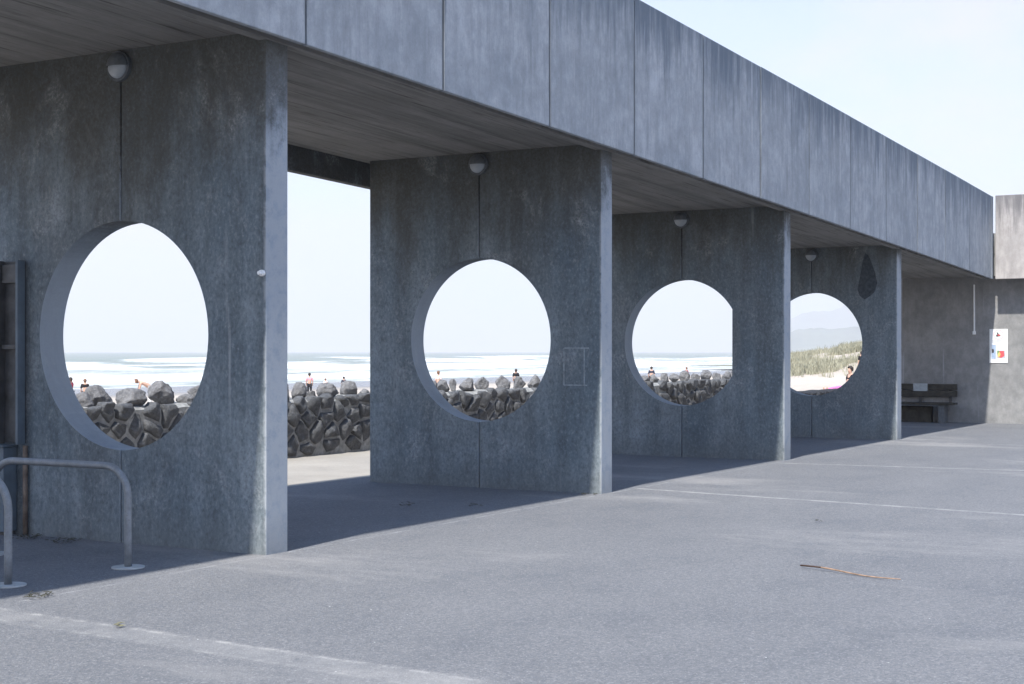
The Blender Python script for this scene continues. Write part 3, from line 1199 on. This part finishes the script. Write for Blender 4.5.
ridge_strip('hills', [(752, 351), (765, 340), (785, 322), (800, 314), (815, 311), (830, 311), (845, 306), (862, 299), (885, 290), (940, 276), (1010, 270), (1100, 290), (1250, 330)], 7600, 900, M['hill'])
ridge_strip('low_hills', [(770, 351), (784, 334), (800, 329), (818, 328), (832, 329), (850, 327), (870, 326), (930, 322), (1000, 325), (1100, 335)], 4200, 500, M['hill'])
bm = bmesh.new()
rows(bm, [[(x, y, -1.5) for x in (300, 700, 1500, 8500)] for y in (7.6, 60, 130)])
tag(link('coastal_land', bm, M['land']), kind='structure')


# ------------------------------------------------------------------ people on the beach
def skin_mesh(name, verts, edges, radii, mat, parent, root=0):
    me = bpy.data.meshes.new(name)
    me.from_pydata(verts, edges, [])
    o = bpy.data.objects.new(name, me)
    C.objects.link(o)
    m = o.modifiers.new('skin', 'SKIN')
    m.use_smooth_shade = True
    for i, v in enumerate(me.skin_vertices[0].data):
        v.radius = (radii[i], radii[i])
        v.use_root = (i == root)
    s = o.modifiers.new('sub', 'SUBSURF')
    s.levels = s.render_levels = 1
    me.materials.append(mat)
    dg = bpy.context.evaluated_depsgraph_get()
    new = bpy.data.meshes.new_from_object(o.evaluated_get(dg))
    new.materials.clear()
    new.materials.append(mat)
    bpy.data.objects.remove(o)
    o = bpy.data.objects.new(name, new)
    C.objects.link(o)
    for p in new.polygons:
        p.use_smooth = True
    o.parent = parent
    return o


def pose(kind):
    """joints of a 1.7 m person facing -Y: dictionary of points"""
    P = dict(pel=(0, 0, .92), wai=(0, 0, 1.06), che=(0, 0, 1.28), nek=(0, .0, 1.45), hed=(0, -.01, 1.57), top=(0, -.01, 1.66),
             shL=(.17, 0, 1.39), elL=(.23, .02, 1.12), wrL=(.22, -.06, .88), haL=(.215, -.085, .79),
             hpL=(.09, 0, .88), knL=(.10, -.02, .48), anL=(.10, .02, .09), toL=(.11, -.14, .04))
    for k in list(P):
        if k.endswith('L'):
            x, y, z = P[k]
            P[k[:-1] + 'R'] = (-x, y, z)
    if kind == 'walk':
        P.update(knL=(.10, -.18, .5), anL=(.10, -.22, .10), toL=(.10, -.38, .05), knR=(-.10, .06, .48), anR=(-.10, .28, .13), toR=(-.10, .18, .04),
                 elL=(.22, .14, 1.13), wrL=(.21, .10, .9), haL=(.21, .07, .82), elR=(-.22, -.1, 1.13), wrR=(-.2, -.26, .98), haR=(-.2, -.33, .93))
    if kind == 'bend':
        P.update(wai=(0, -.10, 1.0), che=(0, -.30, 1.10), nek=(0, -.46, 1.16), hed=(0, -.58, 1.16), top=(0, -.67, 1.15), shL=(.17, -.40, 1.12), shR=(-.17, -.40, 1.12),
                 elL=(.2, -.46, .86), elR=(-.2, -.46, .86), wrL=(.16, -.56, .64), wrR=(-.16, -.56, .64), haL=(.15, -.6, .56), haR=(-.15, -.6, .56),
                 pel=(0, .04, .90), hpL=(.09, .04, .87), hpR=(-.09, .04, .87))
    if kind == 'sit':
        P = {k: (x, y, z - .80) for k, (x, y, z) in P.items()}
        P.update(che=(0, .10, .47), wai=(0, .05, .26), nek=(0, .10, .64), hed=(0, .07, .76), top=(0, .07, .85), shL=(.17, .11, .58), shR=(-.17, .11, .58),
                 elL=(.24, .24, .36), elR=(-.24, .24, .36), wrL=(.2, .30, .12), wrR=(-.2, .30, .12), haL=(.2, .30, .04), haR=(-.2, .30, .04),
                 hpL=(.09, -.02, .10), hpR=(-.09, -.02, .10), knL=(.12, -.42, .17), knR=(-.12, -.42, .14), anL=(.12, -.82, .07), anR=(-.12, -.82, .07), toL=(.14, -.87, .20), toR=(-.14, -.87, .2))
    return P


def person(loc, face, kind, top, legs, hair, label, scale=1.0, bare=False):
    e = empty('person', loc, label, 'person', None, face)
    e.scale = (scale,) * 3
    P = pose(kind)
    ks = ['pel', 'wai', 'che', 'nek', 'hed', 'top', 'shL', 'elL', 'wrL', 'haL', 'shR', 'elR', 'wrR', 'haR', 'hpL', 'knL', 'anL', 'toL', 'hpR', 'knR', 'anR', 'toR']
    R = dict(pel=.13, wai=.12, che=.145, nek=.055, hed=.095, top=.07, shL=.062, elL=.043, wrL=.032, haL=.035, hpL=.088, knL=.058, anL=.04, toL=.032)
    ed = ['pel wai', 'wai che', 'che nek', 'nek hed', 'hed top', 'che shL', 'shL elL', 'elL wrL', 'wrL haL', 'che shR', 'shR elR', 'elR wrR', 'wrR haR',
          'pel hpL', 'hpL knL', 'knL anL', 'anL toL', 'pel hpR', 'hpR knR', 'knR anR', 'anR toR']

    def mk(name, keys, grow, mat, over=None):
        idx = {k: i for i, k in enumerate(keys)}
        es = [(idx[a], idx[b]) for a, b in (q.split() for q in ed) if a in idx and b in idx]
        rr = [(over or {}).get(k, R.get(k, R.get(k[:-1] + 'L', .05)) + grow) for k in keys]
        return skin_mesh(name, [P[k] for k in keys], es, rr, mat, e)
    mk('body', ks, 0, M['skin'])
    if not bare:
        mk('shirt', ['wai', 'che', 'shL', 'elL', 'shR', 'elR'], .018, M[top])
    mk('trousers', ['pel', 'hpL', 'knL', 'anL', 'hpR', 'knR', 'anR'], .016, M[legs])
    # hair cap
    h, t = Vector(P['hed']), Vector(P['top'])
    bm = bmesh.new()
    bmesh.ops.create_uvsphere(bm, u_segments=14, v_segments=10, radius=1)
    for v in bm.verts:
        v.co = Vector((v.co.x * .105, v.co.y * .112, v.co.z * .115))
    bmesh.ops.bisect_plane(bm, geom=bm.verts[:] + bm.edges[:] + bm.faces[:], plane_co=(0, -.03, 0), plane_no=Vector((0, -.8, -.6)).normalized(), clear_outer=True)
    o = link('hair', bm, M[hair], e, True)
    o.location = h.lerp(t, .42) + Vector((0, .018, .012))
    return e


TOWARDS = TH - pi / 2          # rotation that makes a person's back face the camera ... see below


def put(px, row_head, d, face, kind, top, legs, hair, label, scale=1., bare=False, hh=1.68):
    X, Y = at_d(px, d)
    zt = EYE - (row_head - HY) / F * d
    z = terrain(X, Y) if kind != 'sit' else zt - .86 * scale
    if kind in ('stand', 'walk'):
        # choose the size so that the head reaches its row, within human limits
        scale = max(.62, min(1.06, (zt - z) / hh))
    person((X, Y, z), face, kind, top, legs, hair, label, scale, bare)


LOOK = TH + pi / 2       # -Y of the figure turned so that it looks out to sea, away from the camera
put(309.5, 373.5, 88, LOOK + .1, 'stand', 'pink', 'black', 'hair', 'person in a pink top and dark trousers standing behind the rock wall, between two piers')
put(325.5, 379, 100, LOOK - .4, 'stand', 'palepink', 'navy', 'hairbrown', 'person far down the beach, only a fair head and shoulders showing above a boulder')
put(343.8, 377, 92, LOOK + .5, 'stand', 'navy', 'black', 'hair', 'person in a dark jacket standing behind the boulder beside the open gap')
put(438.5, 371.5, 62, LOOK - .7, 'stand', 'palepink', 'navy', 'hairbrown', 'person in a pale pink shirt at the rim of the chalk-marked pier hole')
put(516, 369.5, 88, LOOK, 'walk', 'black', 'black', 'hair', 'person dressed all in black walking on the beach beyond the boulders')
put(70.5, 378, 66, LOOK + 1.2, 'walk', 'red', 'navy', 'hair', 'person in a dark red top walking at the rim of the nearest round hole')
put(85, 379.5, 70, LOOK + .3, 'stand', 'black', 'black', 'hairbrown', 'person in black half hidden behind a boulder in the nearest round hole')
put(150, 377.5, 66, LOOK + 1.9, 'bend', 'palepink', 'whitecloth', 'hairbrown', 'person with bare back bending down beyond the tallest boulder', 1.0, True)
put(651.5, 367, 84, LOOK - .2, 'stand', 'navy', 'black', 'hair', 'person with dark hair standing at the edge of the third round hole')
put(686.5, 367.5, 100, LOOK + .8, 'stand', 'red', 'navy', 'hairbrown', 'small distant person in dull red above the boulders in the third round hole')
put(848, 367.5, 52, pi + TH + .25, 'sit', 'black', 'magenta', 'hair', 'person in a black top and pink trousers sitting on the sand below the dune', 1.0)
put(861.5, 359.5, 60, LOOK + .4, 'stand', 'black', 'black', 'hair', 'person in dark clothes standing by the dune at the rim of the farthest hole')

# ------------------------------------------------------------------ air
HAZE = True
if HAZE:
    bm = bmesh.new()
    box(bm, (-9200, -9200, -8), (9200, 9200, 620))
    hm = bpy.data.materials.new('sea_haze')
    hm.use_nodes = True
    nt = hm.node_tree
    for nd in list(nt.nodes):
        if nd.type == 'BSDF_PRINCIPLED':
            nt.nodes.remove(nd)
    pv = nt.nodes.new('ShaderNodeVolumePrincipled')
    pv.inputs['Color'].default_value = (1.0, .95, .93, 1)
    pv.inputs['Density'].default_value = 2.9e-4
    pv.inputs['Anisotropy'].default_value = .3
    nt.links.new(pv.outputs[0], nt.nodes['Material Output'].inputs['Volume'])
    hz = link('haze', bm, hm)
    tag(hz, kind='stuff')

# ------------------------------------------------------------------ sun, sky, camera
ELEV = radians(57)
hx, hyv = .65, .076            # horizontal travel of the light per metre of fall (towards +X and a little +Y)
trav = Vector((hx, hyv, -1)).normalized()
sun = bpy.data.lights.new('sun', 'SUN')
sun.energy = 4.6
sun.angle = radians(1.3)
sun.color = (1.0, .965, .90)
so = bpy.data.objects.new('sun', sun)
C.objects.link(so)
so.rotation_euler = trav.to_track_quat('-Z', 'Y').to_euler()
so.location = (-20, -5, 40)

w = bpy.data.worlds.new('World')
sc.world = w
w.use_nodes = True
nt = w.node_tree
bg = nt.nodes['Background']
sky = nt.nodes.new('ShaderNodeTexSky')
sky.sky_type = 'NISHITA'
sky.sun_disc = False
sky.sun_elevation = ELEV
# direction to the sun: azimuth measured clockwise from +Y
to = -trav
sky.sun_rotation = math.atan2(to.x, to.y)
sky.air_density = 1.0
sky.dust_density = .6
sky.ozone_density = 3.0
tc = nt.nodes.new('ShaderNodeTexCoord')
mp = nt.nodes.new('ShaderNodeMapping')
mp.inputs['Scale'].default_value = (1.1, 2.6, 5.0)
nz = nt.nodes.new('ShaderNodeTexNoise')
nz.inputs['Scale'].default_value = 1.6
nz.inputs['Detail'].default_value = 7
nz.inputs['Roughness'].default_value = .58
nt.links.new(tc.outputs['Generated'], mp.inputs['Vector'])
nt.links.new(mp.outputs[0], nz.inputs['Vector'])
sp = nt.nodes.new('ShaderNodeSeparateXYZ')
nt.links.new(tc.outputs['Generated'], sp.inputs[0])
r1 = nt.nodes.new('ShaderNodeMapRange')       # thin cloud
r1.inputs['From Min'].default_value = .38
r1.inputs['From Max'].default_value = .68
nt.links.new(nz.outputs['Fac'], r1.inputs['Value'])
r2 = nt.nodes.new('ShaderNodeMapRange')       # thinner overhead, thick veil towards the horizon
r2.inputs['From Min'].default_value = .20
r2.inputs['From Max'].default_value = .52
r2.inputs['To Min'].default_value = .92
r2.inputs['To Max'].default_value = .0
nt.links.new(sp.outputs[2], r2.inputs['Value'])
r3 = nt.nodes.new('ShaderNodeMath')
r3.operation = 'MULTIPLY_ADD'
nt.links.new(r1.outputs[0], r3.inputs[0])
r3.inputs[1].default_value = .5
r3.inputs[2].default_value = .5
r4 = nt.nodes.new('ShaderNodeMath')
r4.operation = 'MULTIPLY'
nt.links.new(r3.outputs[0], r4.inputs[0])
nt.links.new(r2.outputs[0], r4.inputs[1])
mx = nt.nodes.new('ShaderNodeMix')
mx.data_type = 'RGBA'
nt.links.new(r4.outputs[0], mx.inputs[0])
tint = nt.nodes.new('ShaderNodeMix')
tint.data_type = 'RGBA'
tint.blend_type = 'MULTIPLY'
tint.inputs[0].default_value = 1
tint.inputs[7].default_value = (.46, .86, 1.12, 1)
nt.links.new(sky.outputs[0], tint.inputs[6])
nt.links.new(tint.outputs[2], mx.inputs[6])
mx.inputs[7].default_value = (4.2, 3.5, 3.4, 1)
nt.links.new(mx.outputs[2], bg.inputs['Color'])
bg.inputs['Strength'].default_value = .125

cam = bpy.data.cameras.new('camera')
cam.lens = F / 1024 * 36
cam.sensor_width = 36
cam.shift_y = (HY - 342) / 1024
cam.clip_start = .1
cam.clip_end = 30000
co = bpy.data.objects.new('camera', cam)
C.objects.link(co)
co.location = (0, 0, EYE)
co.rotation_euler = (pi / 2, 0, TH - pi / 2)
sc.camera = co

sc.view_settings.view_transform = 'Standard'
sc.view_settings.look = 'None'
sc.view_settings.gamma = 1
sc.view_settings.use_curve_mapping = False
sc.view_settings.exposure = 1.02
sc.cycles.max_bounces = 6
sc.cycles.diffuse_bounces = 4
sc.cycles.volume_bounces = 1
sc.cycles.use_denoising = True
